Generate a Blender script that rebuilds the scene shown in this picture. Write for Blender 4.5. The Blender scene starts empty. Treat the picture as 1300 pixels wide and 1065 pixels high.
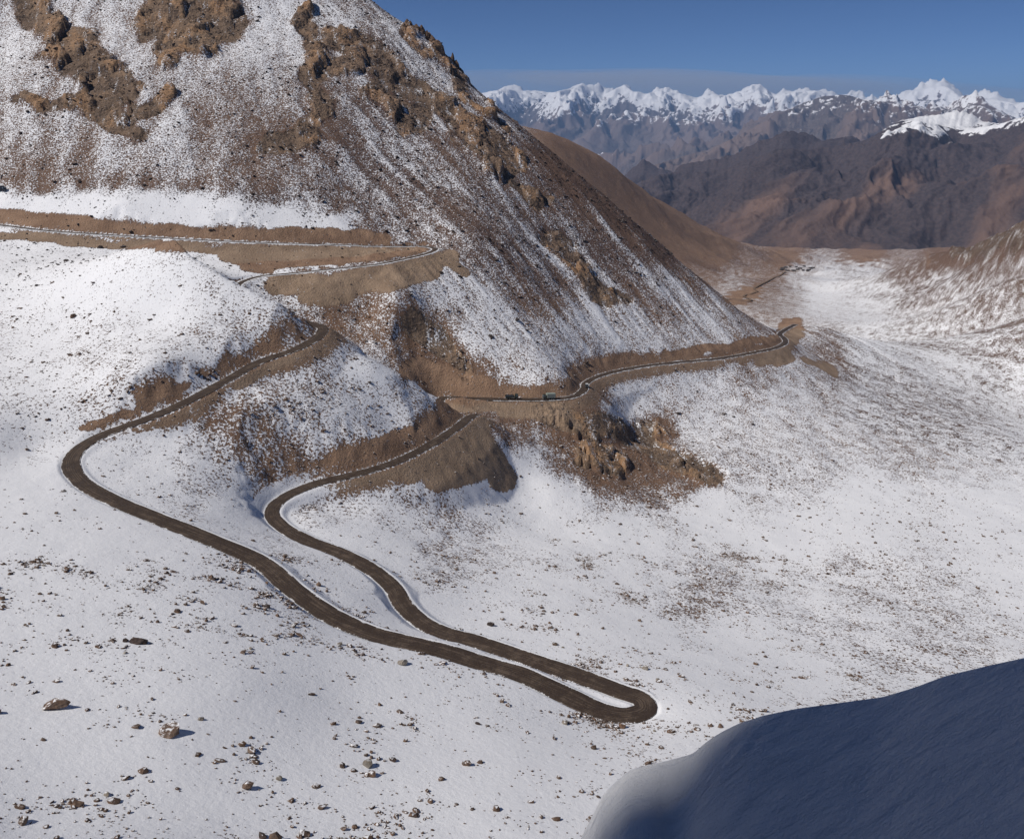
import bpy, bmesh, math, random
import numpy as np
from mathutils import Vector, Matrix

# ------------------------------------------------------------------ camera, sky, sun
F, CX, CY = 1050.0, 650.0, 487.5          # focal length and optical centre in photograph pixels
PITCH = math.radians(18.3)
SUN_AZ, SUN_EL = math.radians(-110.0), math.radians(48.0)   # azimuth from the view direction, + to the right
scene = bpy.context.scene
cam_d = bpy.data.cameras.new('camera'); cam = bpy.data.objects.new('camera', cam_d)
scene.collection.objects.link(cam)
cam_d.sensor_fit = 'HORIZONTAL'; cam_d.sensor_width = 36.0
cam_d.lens = 36.0 * F / 1300.0
cam_d.shift_y = -45.0 / 1300.0
cam_d.clip_start = 0.2; cam_d.clip_end = 400000.0
cam.location = (0, 0, 0); cam.rotation_euler = (math.radians(90) - PITCH, 0, 0)
scene.camera = cam

world = bpy.data.worlds.new('World'); scene.world = world; world.use_nodes = True
wn = world.node_tree.nodes; wl = world.node_tree.links
sky = wn.new('ShaderNodeTexSky'); sky.sky_type = 'NISHITA'; sky.sun_disc = False
sky.sun_elevation = SUN_EL; sky.sun_rotation = SUN_AZ
sky.altitude = 5300.0; sky.air_density = 0.7; sky.dust_density = 0.0; sky.ozone_density = 8.0
wn['Background'].inputs['Strength'].default_value = 0.068
wl.new(sky.outputs[0], wn['Background'].inputs['Color'])

sun_d = bpy.data.lights.new('sun', 'SUN'); sun = bpy.data.objects.new('sun', sun_d)
scene.collection.objects.link(sun)
sun_d.energy = 3.9; sun_d.angle = math.radians(0.53); sun_d.color = (1.0, 0.955, 0.89)
SUN = Vector((math.sin(SUN_AZ) * math.cos(SUN_EL), math.cos(SUN_AZ) * math.cos(SUN_EL), math.sin(SUN_EL)))
sun.rotation_euler = SUN.to_track_quat('Z', 'Y').to_euler()
vs = scene.view_settings
vs.view_transform = 'Standard'; vs.look = 'None'; vs.exposure = 0.0; vs.gamma = 1.0; vs.use_curve_mapping = False

# ------------------------------------------------------------------ helpers
COL = scene.collection
rng = np.random.default_rng(7); random.seed(7)
CP, SP = math.cos(PITCH), math.sin(PITCH)

def ray(px, py):
    """photograph pixel -> (azimuth, tan of elevation)"""
    u = (np.asarray(px, float) - CX) / F; v = (CY - np.asarray(py, float)) / F
    x = u; y = CP + v * SP; z = -SP + v * CP
    return np.arctan2(x, y), z / np.hypot(x, y)
def at_r(px, py, r):
    a, t = ray(px, py); return np.array([r * np.sin(a), r * np.cos(a), r * t])
def at_z(px, py, z):
    a, t = ray(px, py); r = z / t; return np.array([r * np.sin(a), r * np.cos(a), z])
def project(x, y, z):
    d = y * CP - z * SP; u = y * SP + z * CP
    d = np.where(d < 1e-3, 1e-3, d)
    return CX + F * x / d, CY - F * u / d

def _h(ix, iy, s):
    n = (ix.astype(np.int64) * 374761393 + iy.astype(np.int64) * 668265263 + s * 974634777) & 0xffffffff
    n = ((n ^ (n >> 13)) * 1274126177) & 0xffffffff
    return ((n ^ (n >> 16)) & 0xffff) / 65536.0 * 2 * np.pi
def perlin(x, y, s=0):
    ix = np.floor(x); iy = np.floor(y); fx = x - ix; fy = y - iy
    u = fx * fx * fx * (fx * (fx * 6 - 15) + 10); v = fy * fy * fy * (fy * (fy * 6 - 15) + 10)
    def g(dx, dy):
        a = _h(ix + dx, iy + dy, s); return np.cos(a) * (fx - dx) + np.sin(a) * (fy - dy)
    a = g(0, 0); b = g(1, 0); c = g(0, 1); d = g(1, 1)
    return ((a + (b - a) * u) * (1 - v) + (c + (d - c) * u) * v) * 1.45
def fbm(x, y, o=4, s=0, ridged=False, gain=0.5):
    t = np.zeros_like(x); a = 1.0; n = 0.0
    for i in range(o):
        p = perlin(x * 2 ** i + 13.7 * i, y * 2 ** i - 7.3 * i, s + i)
        t += a * (1 - 2 * np.abs(p) if ridged else p); n += a; a *= gain
    return t / n
def worley(x, y, s=0):
    ix = np.floor(x); iy = np.floor(y); f1 = np.full(x.shape, 9.0); f2 = f1.copy(); cid = np.zeros(x.shape); ox = cid.copy(); oy = cid.copy()
    for dx in (-1, 0, 1):
        for dy in (-1, 0, 1):
            jx = ix + dx + 0.5 + 0.42 * np.cos(_h(ix + dx, iy + dy, s)); jy = iy + dy + 0.5 + 0.42 * np.cos(_h(ix + dx, iy + dy, s + 9)); d = np.hypot(x - jx, y - jy)
            m = d < f1; f2 = np.where(m, f1, np.minimum(f2, d)); cid = np.where(m, _h(ix + dx, iy + dy, s + 5) / 6.2832, cid); ox = np.where(m, x - jx, ox); oy = np.where(m, y - jy, oy); f1 = np.where(m, d, f1)
    return f1, f2, cid, ox, oy
def sstep(a, b, x):
    t = np.clip((x - a) / (b - a), 0, 1); return t * t * (3 - 2 * t)

def tag(o, label=None, cat=None, group=None, kind=None):
    if label: o['label'] = label
    if cat: o['category'] = cat
    if group: o['group'] = group
    if kind: o['kind'] = kind
    return o
def link(name, me, mat=None, parent=None):
    o = bpy.data.objects.new(name, me); COL.objects.link(o)
    if mat: me.materials.append(mat)
    if parent: o.parent = parent
    return o
def empty(name, loc=(0, 0, 0), rz=0.0):
    o = bpy.data.objects.new(name, None); COL.objects.link(o); o.location = loc; o.rotation_euler = (0, 0, rz)
    o.empty_display_size = 0.5
    return o
def mesh_np(name, V, Fq, smooth=True):
    """V (n,3), Fq (m,3|4) -> mesh, fast"""
    me = bpy.data.meshes.new(name); k = Fq.shape[1]
    me.vertices.add(len(V)); me.vertices.foreach_set('co', np.ascontiguousarray(V, np.float32).ravel())
    me.loops.add(Fq.size); me.loops.foreach_set('vertex_index', np.ascontiguousarray(Fq, np.int32).ravel())
    me.polygons.add(len(Fq)); me.polygons.foreach_set('loop_start', np.arange(0, Fq.size, k, dtype=np.int32))
    me.update(calc_edges=True)
    me.polygons.foreach_set('use_smooth', np.full(len(Fq), smooth)); me.update()
    return me
def attr(me, name, vals):
    a = me.attributes.new(name, 'FLOAT', 'POINT'); a.data.foreach_set('value', np.ascontiguousarray(vals, np.float32).ravel())
def grid_faces(nr, nc):
    i = np.arange(nr * nc).reshape(nr, nc)
    return np.stack([i[:-1, :-1], i[:-1, 1:], i[1:, 1:], i[1:, :-1]], -1).reshape(-1, 4)

# ------------------------------------------------------------------ materials
class NT:
    def __init__(s, name):
        s.m = bpy.data.materials.new(name); s.m.use_nodes = True; s.t = s.m.node_tree
        s.n = s.t.nodes; s.bsdf = s.n['Principled BSDF']; s.tc = s.n.new('ShaderNodeTexCoord')
    def link(s, a, b): s.t.links.new(a, b)
    def put(s, sock, v):
        if hasattr(v, 'is_output') or isinstance(v, bpy.types.NodeSocket): s.link(v, sock)
        else: sock.default_value = v
    def noise(s, scale, detail=4, rough=0.55, vec=None, lac=2.0, dist=0.0):
        n = s.n.new('ShaderNodeTexNoise'); s.link(vec if vec is not None else s.tc.outputs['Object'], n.inputs['Vector'])
        n.inputs['Scale'].default_value = scale; n.inputs['Detail'].default_value = detail
        n.inputs['Roughness'].default_value = rough; n.inputs['Lacunarity'].default_value = lac
        n.inputs['Distortion'].default_value = dist
        return n.outputs['Fac']
    def voro(s, scale, vec=None, feature='F1', rand=1.0):
        n = s.n.new('ShaderNodeTexVoronoi'); n.feature = feature
        s.link(vec if vec is not None else s.tc.outputs['Object'], n.inputs['Vector'])
        n.inputs['Scale'].default_value = scale; n.inputs['Randomness'].default_value = rand
        return n
    def mapv(s, scale=(1, 1, 1), rot=(0, 0, 0), vec=None):
        n = s.n.new('ShaderNodeMapping'); s.link(vec if vec is not None else s.tc.outputs['Object'], n.inputs['Vector'])
        n.inputs['Scale'].default_value = scale; n.inputs['Rotation'].default_value = rot
        return n.outputs[0]
    def attr(s, name):
        n = s.n.new('ShaderNodeAttribute'); n.attribute_name = name; return n.outputs['Fac']
    def math(s, op, a, b=0.0, c=None, clamp=False):
        n = s.n.new('ShaderNodeMath'); n.operation = op; n.use_clamp = clamp
        s.put(n.inputs[0], a); s.put(n.inputs[1], b)
        if c is not None: s.put(n.inputs[2], c)
        return n.outputs[0]
    def map(s, v, a, b, c=0.0, d=1.0, smooth=True):
        n = s.n.new('ShaderNodeMapRange'); n.clamp = True
        n.interpolation_type = 'SMOOTHSTEP' if smooth else 'LINEAR'
        s.put(n.inputs[0], v)
        for i, q in zip((1, 2, 3, 4), (a, b, c, d)): s.put(n.inputs[i], q)
        return n.outputs[0]
    def mix(s, f, a, b):
        n = s.n.new('ShaderNodeMix'); n.data_type = 'RGBA'; s.put(n.inputs[0], f)
        for k, q in ((6, a), (7, b)):
            s.put(n.inputs[k], (*q, 1.0) if isinstance(q, tuple) and len(q) == 3 else q)
        return n.outputs[2]
    def bump(s, h, strength, dist, normal=None):
        n = s.n.new('ShaderNodeBump'); s.put(n.inputs['Strength'], strength); n.inputs['Distance'].default_value = dist
        s.link(h, n.inputs['Height'])
        if normal is not None: s.link(normal, n.inputs['Normal'])
        return n.outputs[0]
    def out(s, col, rough=0.9, normal=None, spec=0.2):
        s.put(s.bsdf.inputs['Base Color'], (*col, 1.0) if isinstance(col, tuple) and len(col) == 3 else col)
        s.put(s.bsdf.inputs['Roughness'], rough); s.bsdf.inputs['Specular IOR Level'].default_value = spec
        if normal is not None: s.link(normal, s.bsdf.inputs['Normal'])
        return s.m

SNOW = (0.80, 0.80, 0.825)
BROWN, BROWN2 = (0.27, 0.168, 0.112), (0.15, 0.093, 0.065)
MAROON, MAROON2 = (0.15, 0.095, 0.078), (0.078, 0.053, 0.046)
CRAG, CRAG2 = (0.37, 0.225, 0.13), (0.17, 0.122, 0.09)
EARTH, EARTH2 = (0.335, 0.218, 0.147), (0.235, 0.148, 0.1)

def terrain_material():
    s = NT('snowy_ground')
    cov, earth, tint, crag = s.attr('cov'), s.attr('earth'), s.attr('tint'), s.attr('crag')
    n1 = s.noise(0.95, 7, 0.66); n2 = s.noise(2.3, 5, 0.6)
    n3 = s.noise(0.09, 5, 0.6); n4 = s.noise(6.0, 4, 0.6)
    # rock and soil colours
    br = s.mix(s.map(n2, 0.35, 0.65), BROWN2, BROWN); ma = s.mix(s.map(n2, 0.35, 0.68), MAROON2, MAROON)
    base = s.mix(tint, br, ma)
    cf = s.math('ADD', s.attr('cragc'), s.math('ADD', s.math('MULTIPLY', s.math('SUBTRACT', n1, 0.5), 1.2), s.math('MULTIPLY', s.math('SUBTRACT', n3, 0.5), 1.2)))
    cr = s.mix(s.map(cf, 0.25, 0.6), CRAG2, (0.25, 0.172, 0.118)); cr = s.mix(s.map(cf, 0.55, 0.85), cr, CRAG)
    ck = s.map(s.math('ADD', crag, s.math('ADD', s.math('MULTIPLY', s.math('SUBTRACT', n1, 0.5), 1.0), s.math('MULTIPLY', s.math('SUBTRACT', n3, 0.5), 0.8))), 0.4, 0.6)
    base = s.mix(s.math('MULTIPLY', ck, s.math('SUBTRACT', 1.0, s.math('MULTIPLY', tint, 0.35))), base, cr)
    ea = s.mix(s.map(s.math('ADD', s.math('MULTIPLY', n3, 0.7), s.math('MULTIPLY', n4, 0.3)), 0.38, 0.62), EARTH2, EARTH)
    ea2 = s.mix(s.map(s.math('ADD', s.math('MULTIPLY', n3, 0.6), s.math('MULTIPLY', n4, 0.4)), 0.38, 0.62), (0.265, 0.188, 0.132), (0.36, 0.26, 0.185))
    ea = s.mix(s.attr('fill'), ea, ea2)
    base = s.mix(earth, base, ea)
    # snow lies where coverage beats the fine noise
    v = s.math('ADD', s.math('MULTIPLY', s.math('SUBTRACT', n1, 0.5), 2.6), s.math('MULTIPLY', s.math('SUBTRACT', n2, 0.5), 1.3))
    v = s.math('ADD', v, s.math('SUBTRACT', cov, 0.5))
    snow = s.map(v, -0.05, 0.06)
    col = s.mix(snow, base, SNOW)
    vo = s.voro(0.42); vo.inputs['Scale'].default_value = 0.45
    hgt = s.math('ADD', s.math('ADD', s.math('MULTIPLY', n1, 1.0), s.math('MULTIPLY', n4, 0.18)), s.math('MULTIPLY', s.math('MULTIPLY', vo.outputs['Distance'], crag), 0.8))
    def facets(sc):
        v_ = s.n.new('ShaderNodeVectorMath'); v_.operation = 'SCALE'; s.link(s.tc.outputs['Object'], v_.inputs[0]); v_.inputs['Scale'].default_value = sc
        vo_ = s.voro(1.0, vec=v_.outputs[0]); d_ = s.n.new('ShaderNodeVectorMath'); d_.operation = 'SUBTRACT'; s.link(v_.outputs[0], d_.inputs[0]); s.link(vo_.outputs['Position'], d_.inputs[1])
        c_ = s.n.new('ShaderNodeVectorMath'); c_.operation = 'SUBTRACT'; s.link(vo_.outputs['Color'], c_.inputs[0]); c_.inputs[1].default_value = (0.5, 0.5, 0.5)
        p_ = s.n.new('ShaderNodeVectorMath'); p_.operation = 'DOT_PRODUCT'; s.link(d_.outputs[0], p_.inputs[0]); s.link(c_.outputs[0], p_.inputs[1]); return p_.outputs['Value']
    fac_h = s.math('ADD', s.math('MULTIPLY', facets(0.16), 4.0), s.math('MULTIPLY', facets(0.45), 1.3))
    hgt = s.math('ADD', hgt, s.math('MULTIPLY', fac_h, ck))
    st = s.map(snow, 0, 1, 1.0, 0.22)
    nrm = s.bump(hgt, st, 1.1)
    nrm = s.bump(snow, 0.5, 0.12, nrm)
    return s.out(col, 0.92, nrm, 0.15)
M_TERRAIN = terrain_material()

def range_material(name, wl, rock1, rock2, rock3, k=3.2, bs=0.45):
    s = NT(name); cov = s.attr('cov'); tn = s.attr('tint')
    n1 = s.noise(1.0 / wl, 9, 0.62); n2 = s.noise(4.0 / wl, 6, 0.6)
    a = s.mix(s.map(n2, 0.35, 0.65), rock2, rock1); a = s.mix(s.map(tn, 0.2, 0.8), a, rock3)
    v = s.math('ADD', s.math('MULTIPLY', s.math('SUBTRACT', n1, 0.5), k), s.math('SUBTRACT', cov, 0.5))
    snow = s.map(v, -0.08, 0.1)
    return s.out(s.mix(snow, a, SNOW), 0.95, s.bump(n1, bs, wl * 0.35), 0.1)

def road_material():
    s = NT('wet_dirt_road'); ac, al = s.attr('across'), s.attr('along')
    wet = s.attr('wet')
    n1 = s.noise(0.35, 6, 0.6); n2 = s.noise(3.0, 5, 0.6)
    cmb = s.n.new('ShaderNodeCombineXYZ'); s.link(s.math('MULTIPLY', ac, 9.0), cmb.inputs[0]); s.link(s.math('MULTIPLY', al, 0.06), cmb.inputs[1])
    rut = s.noise(1.0, 4, 0.6, vec=cmb.outputs[0])
    dark = s.mix(s.map(n2, 0.3, 0.7), (0.034, 0.023, 0.017), (0.06, 0.041, 0.03))
    pale = s.mix(s.map(n2, 0.3, 0.7), (0.1, 0.073, 0.054), (0.17, 0.125, 0.094))
    f = s.math('ADD', s.math('MULTIPLY', rut, 0.75), s.math('MULTIPLY', n1, 0.45))
    col = s.mix(s.math('MULTIPLY', s.map(f, 0.59, 0.71), 0.6), dark, pale)
    edge = s.math('ABSOLUTE', ac)
    sn = s.math('ADD', s.math('ADD', edge, s.math('MULTIPLY', s.math('SUBTRACT', n1, 0.5), 0.8)), s.math('MULTIPLY', s.math('SUBTRACT', n2, 0.5), 0.6))
    sn = s.math('ADD', sn, wet)
    snow = s.map(sn, 0.88, 0.98)
    col = s.mix(snow, col, (0.76, 0.76, 0.78))
    nrm = s.bump(s.math('ADD', n2, s.math('MULTIPLY', rut, 0.8)), 0.6, 0.12)
    return s.out(col, s.map(n1, 0.4, 0.6, 0.62, 0.9), nrm, 0.3)
M_ROAD = road_material()

def rock_material(name, c1, c2, snow_at=0.93):
    s = NT(name)
    oi = s.n.new('ShaderNodeObjectInfo'); ge = s.n.new('ShaderNodeNewGeometry')
    n1 = s.noise(2.2, 6, 0.62, vec=ge.outputs['Position']); n2 = s.noise(0.7, 3, 0.5, vec=ge.outputs['Position'])
    col = s.mix(s.map(n1, 0.32, 0.68), c2, c1)
    hs = s.n.new('ShaderNodeHueSaturation'); s.link(col, hs.inputs['Color'])
    s.link(s.map(oi.outputs['Random'], 0, 1, 0.7, 1.25, False), hs.inputs['Value'])
    s.link(s.map(n2, 0.3, 0.7, 0.75, 1.15), hs.inputs['Saturation'])
    sx = s.n.new('ShaderNodeSeparateXYZ'); s.link(ge.outputs['True Normal'], sx.inputs[0])
    up = s.math('ADD', sx.outputs[2], s.math('MULTIPLY', s.math('SUBTRACT', n1, 0.5), 0.45))
    snow = s.map(up, snow_at, snow_at + 0.08)
    return s.out(s.mix(snow, hs.outputs[0], SNOW), 0.9, s.bump(n1, 0.5, 0.15), 0.2)
M_ROCK = rock_material('brown_stone', (0.185, 0.12, 0.084), (0.085, 0.056, 0.043))
M_ROCKD = rock_material('dark_stone', (0.085, 0.06, 0.052), (0.038, 0.028, 0.026), 0.97)
M_ROCKG = rock_material('grey_stone', (0.30, 0.26, 0.22), (0.17, 0.145, 0.12), 0.95)
M_SPIRE = rock_material('spire_stone', (0.2, 0.125, 0.08), (0.07, 0.046, 0.034), 1.1)

def plain(name, c, rough=0.5, spec=0.4, wear=0.15):
    s = NT(name); n = s.noise(3.0, 4)
    d = tuple(q * (1 - wear * 2) for q in c)
    return s.out(s.mix(s.map(n, 0.35, 0.65), d, c), rough, None, spec)

# ------------------------------------------------------------------ roads: photograph pixels with heights
ROAD_UP = [(-160, 271, -58), (-60, 281, -62), (0, 286, -64), (60, 293, -66), (150, 299, -68.5), (300, 307, -73), (430, 311, -77), (500, 313, -79.5), (538, 313, -80.7),
           (552, 316, -81.3), (545, 321, -81.8), (520, 327.5, -82.6), (480, 335.5, -83.6), (420, 342, -84.8), (365, 347.5, -85.8), (330, 351, -86.4),
           (303, 361, -87.5), (318, 380, -88.6), (356, 401, -89.6), (388, 409, -90.4),
           (409, 416, -91), (404, 427, -92.3), (375, 443, -93.8), (330, 459, -95.5), (290, 481, -97.3), (240, 508, -99.2), (190, 530, -101), (130, 552, -102.6),
           (100, 570, -103.5), (90, 588, -104.3), (103, 611, -105), (140, 633, -106), (200, 658, -107.5), (260, 682, -109), (330, 713, -111),
           (375, 750, -112), (420, 781, -113.5), (470, 803, -114.8), (504, 812.7, -115.5), (556, 824, -116.5), (608, 840, -117.6), (660, 855, -118.5), (711, 878.5, -119.5), (763, 902, -120.2),
           (795, 908, -120.6), (819, 900, -121), (815, 887, -121.4), (790, 878, -121.8), (763, 868, -122.2), (711, 849.7, -123), (660, 832.5, -124), (608, 815, -125), (566, 804, -125.6), (538, 791, -126),
           (514, 770, -126.3), (497, 743.5, -126.6), (469, 721, -126.9), (428, 700, -127.2), (395, 688, -127.4), (358, 668, -127.7), (345, 650, -128), (358, 633, -128.3),
           (400, 614, -128.8), (450, 602, -129.7), (500, 587, -130.8), (545, 565, -132), (578, 544, -133.6), (597, 529, -135),
           (604, 526, -136.5), (604, 529, -139), (592, 533, -141), (572, 527, -142), (558, 512, -142.6), (563, 505, -143), (600, 506, -143.6), (645, 507, -144.6), (700, 506.5, -146), (727, 503.5, -147),
           (741, 495, -148.4), (744, 486, -149.9), (765, 476, -152), (810, 466, -156), (860, 460, -160), (910, 455.5, -164), (955, 448, -168), (985, 441.5, -171), (996, 436, -173),
           (996, 430, -176), (990, 424.5, -179), (998, 418, -184), (1010, 412, -190)]
ROAD_FAR = [(905, 388, -285), (930, 380, -300), (950, 383.5, -306), (953, 381.5, -309), (944, 376.5, -314), (955, 373, -322), (961, 370.5, -328), (957, 367.5, -334),
            (968, 361, -350), (985, 353, -380), (998, 347, -420)]
ROAD_W = 5.2
def catmull(P, step):
    P = np.asarray(P, float); out = []
    Q = np.vstack([2 * P[0] - P[1], P, 2 * P[-1] - P[-2]])
    for i in range(1, len(Q) - 2):
        n = max(2, int(np.linalg.norm(Q[i + 1] - Q[i]) / step)); t = np.linspace(0, 1, n, endpoint=False)[:, None]
        d0 = np.sqrt(max(np.linalg.norm(Q[i] - Q[i - 1]), 1e-3)); d1 = np.sqrt(max(np.linalg.norm(Q[i + 1] - Q[i]), 1e-3)); d2 = np.sqrt(max(np.linalg.norm(Q[i + 2] - Q[i + 1]), 1e-3))
        m1 = (Q[i + 1] - Q[i] + d1 * ((Q[i] - Q[i - 1]) / d0 - (Q[i + 1] - Q[i - 1]) / (d0 + d1)))
        m2 = (Q[i + 1] - Q[i] + d1 * ((Q[i + 2] - Q[i + 1]) / d2 - (Q[i + 2] - Q[i]) / (d1 + d2)))
        a = 2 * (Q[i] - Q[i + 1]) + m1 + m2; b = -3 * (Q[i] - Q[i + 1]) - 2 * m1 - m2
        out.append(a * t ** 3 + b * t ** 2 + m1 * t + Q[i])
    out.append(P[-1:]); return np.vstack(out)
roads_ctrl = [np.array([at_z(*p) for p in R]) for R in (ROAD_UP, ROAD_FAR)]
roads = [catmull(c, 1.0) for c in roads_ctrl]

# ------------------------------------------------------------------ terrain control points
# (px, py, height) on the surface as it is seen
SEEN = [
 (-150, 1065, -70), (0, 1065, -77), (0, 975, -81), (0, 850, -86), (0, 750, -91), (0, 670, -96.5), (0, 610, -101.5), (40, 572, -103), (-150, 850, -81), (-150, 650, -94),
 (300, 1065, -86), (650, 1065, -96), (1000, 1065, -102), (1300, 1065, -104), (1500, 1065, -104), (650, 955, -105), (300, 860, -95), (300, 770, -102), (200, 950, -87),
 (450, 900, -103), (870, 945, -114), (1000, 900, -127), (930, 880, -126), (1150, 900, -133), (1300, 880, -145), (1450, 900, -143),
 (900, 800, -149), (1000, 745, -169), (1000, 830, -145), (1150, 800, -158), (1300, 740, -178), (1300, 810, -162), (1450, 740, -176), (1150, 700, -180),
 (450, 760, -118.5), (1000, 633, -190), (1150, 625, -198), (1300, 615, -206), (1450, 610, -212), (900, 636, -184), (800, 632, -175), (700, 622, -163), (640, 650, -159),
 (600, 695, -150), (700, 700, -157.5), (700, 765, -141), (800, 750, -152), (800, 690, -168), (615, 612, -153), (560, 640, -147), (480, 650, -138), (400, 660, -130),
 (250, 600, -113.5), (350, 565, -114), (350, 500, -103), (450, 500, -111), (450, 560, -120.5), (300, 640, -120), (420, 440, -96.5), (470, 463, -104), (520, 487, -114), (570, 508, -127),
 (500, 540, -124.5), (180, 590, -109),
 # snowy hump on the left between the upper and the middle road
 (0, 330, -75), (0, 400, -84), (0, 470, -91), (0, 540, -96), (100, 330, -74), (100, 400, -82), (100, 480, -91.5), (200, 400, -80.5), (200, 470, -88.5),
 (300, 400, -81), (-150, 330, -70), (-150, 450, -86), (310, 440, -89),
 # flank above and below the upper road
 (0, 262, -54.6), (0, 242, -46.6), (150, 265, -54.8), (150, 247, -48), (300, 275, -60), (300, 252, -50.8), (430, 290, -68.7), (430, 268, -59.7), (500, 300, -75), (-150, 240, -43),
 (420, 365, -91.5), (500, 365, -91), (470, 400, -106), (560, 345, -90), (540, 390, -104), (580, 430, -119), (540, 440, -121), (590, 480, -132), (520, 470, -128),
 (600, 450, -126), (600, 400, -111), (600, 350, -94), (600, 300, -76), (700, 450, -134), (700, 400, -120), (700, 350, -103.5), (700, 300, -84.5), (800, 430, -143), (800, 350, -113), (900, 420, -152),
 # below the lower road, the gully with the cliffs
 (680, 530, -151), (655, 580, -152), (680, 560, -155), (665, 610, -160), (740, 525, -156), (640, 545, -149), (800, 520, -169), (800, 548, -175), (900, 500, -176), (900, 580, -182), (1000, 480, -184), (1000, 560, -189), (1100, 560, -197), (1100, 500, -203),
 (1200, 560, -206), (1300, 560, -215), (1200, 500, -222), (1300, 500, -230), (1050, 460, -196), (1450, 520, -228),
 (1100, 440, -262), (1200, 440, -262), (1300, 440, -255), (1450, 440, -240), (1100, 400, -310), (1200, 400, -300), (1300, 400, -262), (1050, 375, -375), (1150, 365, -400), (1250, 365, -330),
 (1060, 350, -470), (1150, 345, -480), (1000, 342, -560), (1050, 336, -620), (1150, 335, -620), (1000, 328, -780), (1100, 326, -800), (1200, 326, -740), (1100, 320, -950), (1250, 320, -800),
 (960, 350, -470), (930, 358, -400), (900, 372, -330),
]
# (px, py, horizontal distance): crests and far ground; seen edge-on, so distance is what is known
CREST = [
 (220, 321, 455), (260, 327, 438), (291, 334, 421), (312, 345, 408), (333, 357, 394), (352, 373, 381), (369, 386, 369), (388, 401, 357),
 (-160, -300, 1150), (0, -300, 1120), (200, -260, 1050), (380, -100, 880), (470, 0, 790), (520, 36, 770), (560, 66, 760), (600, 110, 745), (640, 143, 735), (690, 185, 715), (740, 226, 705), (800, 277, 690), (850, 322, 672), (900, 366, 655), (940, 396, 665),
 (-150, 100, 770), (0, 100, 713), (0, 180, 649), (0, 0, 813), (150, 100, 671), (150, 180, 606), (150, 0, 769), (300, 100, 656), (300, 180, 591), (300, 0, 757), (420, 100, 667), (420, 180, 597), (420, 0, 772), (520, 200, 603), (520, 110, 685), (600, 200, 618), (550, 270, 551), (450, 230, 572),
 (1190, 332, 2100), (1230, 317, 1850), (1265, 302, 1700), (1300, 284, 1560), (1400, 235, 1400), (1300, 345, 1180), (1450, 340, 950), (1230, 340, 1650),
 (690, 179, 2100), (730, 186, 2300), (760, 200, 2450), (800, 232, 2600), (850, 266, 2850), (900, 295, 3200), (950, 315, 3700), (1000, 328.5, 4600), (840, 320, 1900), (900, 340, 2100), (880, 300, 2600), (780, 250, 2150), (850, 290, 2350),
 (1040, 323, 5600), (1150, 323, 5600), (1250, 322, 5200), (900, 323, 5600),
]
# hidden ground: azimuth from a pixel column, distance and height
HIDDEN = [
 (400, 1000, 60), (470, 950, 10), (560, 880, -30), (640, 860, -80), (700, 840, -120), (800, 830, -170), (870, 820, -210), (930, 800, -220), (560, 1300, -150), (700, 1300, -260), (800, 1300, -300), (880, 1200, -300), (940, 1150, -290),
 (300, 1200, 150), (0, 1200, 150), (700, 1700, -230), (300, 2000, -100), (0, 2000, -100),
 (700, 3500, -300), (800, 3900, -500), (900, 4500, -700), (600, 2500, -100), (600, 4500, -500), (300, 4500, -300), (0, 4500, -300), (0, 7000, -600), (300, 7000, -700), (600, 7000, -850), (850, 7000, -950), (1100, 7000, -1000), (1300, 7000, -950), (1450, 7000, -900),
 (1230, 2600, -420), (1300, 2300, -330), (1400, 2100, -250), (1450, 3000, -400), (1350, 3600, -600),
 (500, 380, -126), (540, 385, -134), (470, 380, -116), (440, 385, -108), (600, 384, -142), (230, 490, -79), (150, 500, -76),
 (0, 60, -62), (400, 60, -78), (650, 60, -86), (900, 60, -90), (1300, 60, -85), (0, 40, -50), (650, 40, -68), (1300, 40, -66), (-200, 60, -55), (1500, 60, -80),
]
ctrl = []
for p in SEEN: ctrl.append(at_z(*p))
for p in CREST: ctrl.append(at_r(*p))
for px, r, z in HIDDEN:
    a, _ = ray(px, 300); ctrl.append(np.array([r * math.sin(a), r * math.cos(a), z]))
for R in roads_ctrl:
    P = catmull(R, 9.0); ctrl += list(P)
ctrl = np.array(ctrl)
def to_ab(x, y): return np.arctan2(x, y), np.log(np.hypot(x, y))
ca, cb = to_ab(ctrl[:, 0], ctrl[:, 1]); cv = ctrl[:, 2] / np.hypot(ctrl[:, 0], ctrl[:, 1])
def K(d2): return np.where(d2 > 0, 0.5 * d2 * np.log(np.maximum(d2, 1e-20)), 0.0)
n = len(ctrl)
A = np.zeros((n + 3, n + 3)); A[:n, :n] = K((ca[:, None] - ca) ** 2 + (cb[:, None] - cb) ** 2) + np.eye(n) * 4e-4
A[:n, n:] = np.stack([np.ones(n), ca, cb], 1); A[n:, :n] = A[:n, n:].T
W = np.linalg.solve(A, np.concatenate([cv, np.zeros(3)]))
def base_height(x, y):
    a, b = to_ab(x, y); out = np.empty(len(x))
    for i in range(0, len(x), 40000):
        q = slice(i, i + 40000)
        out[q] = K((a[q, None] - ca) ** 2 + (b[q, None] - cb) ** 2) @ W[:n] + W[n] + W[n + 1] * a[q] + W[n + 2] * b[q]
    return out * np.hypot(x, y)

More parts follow.
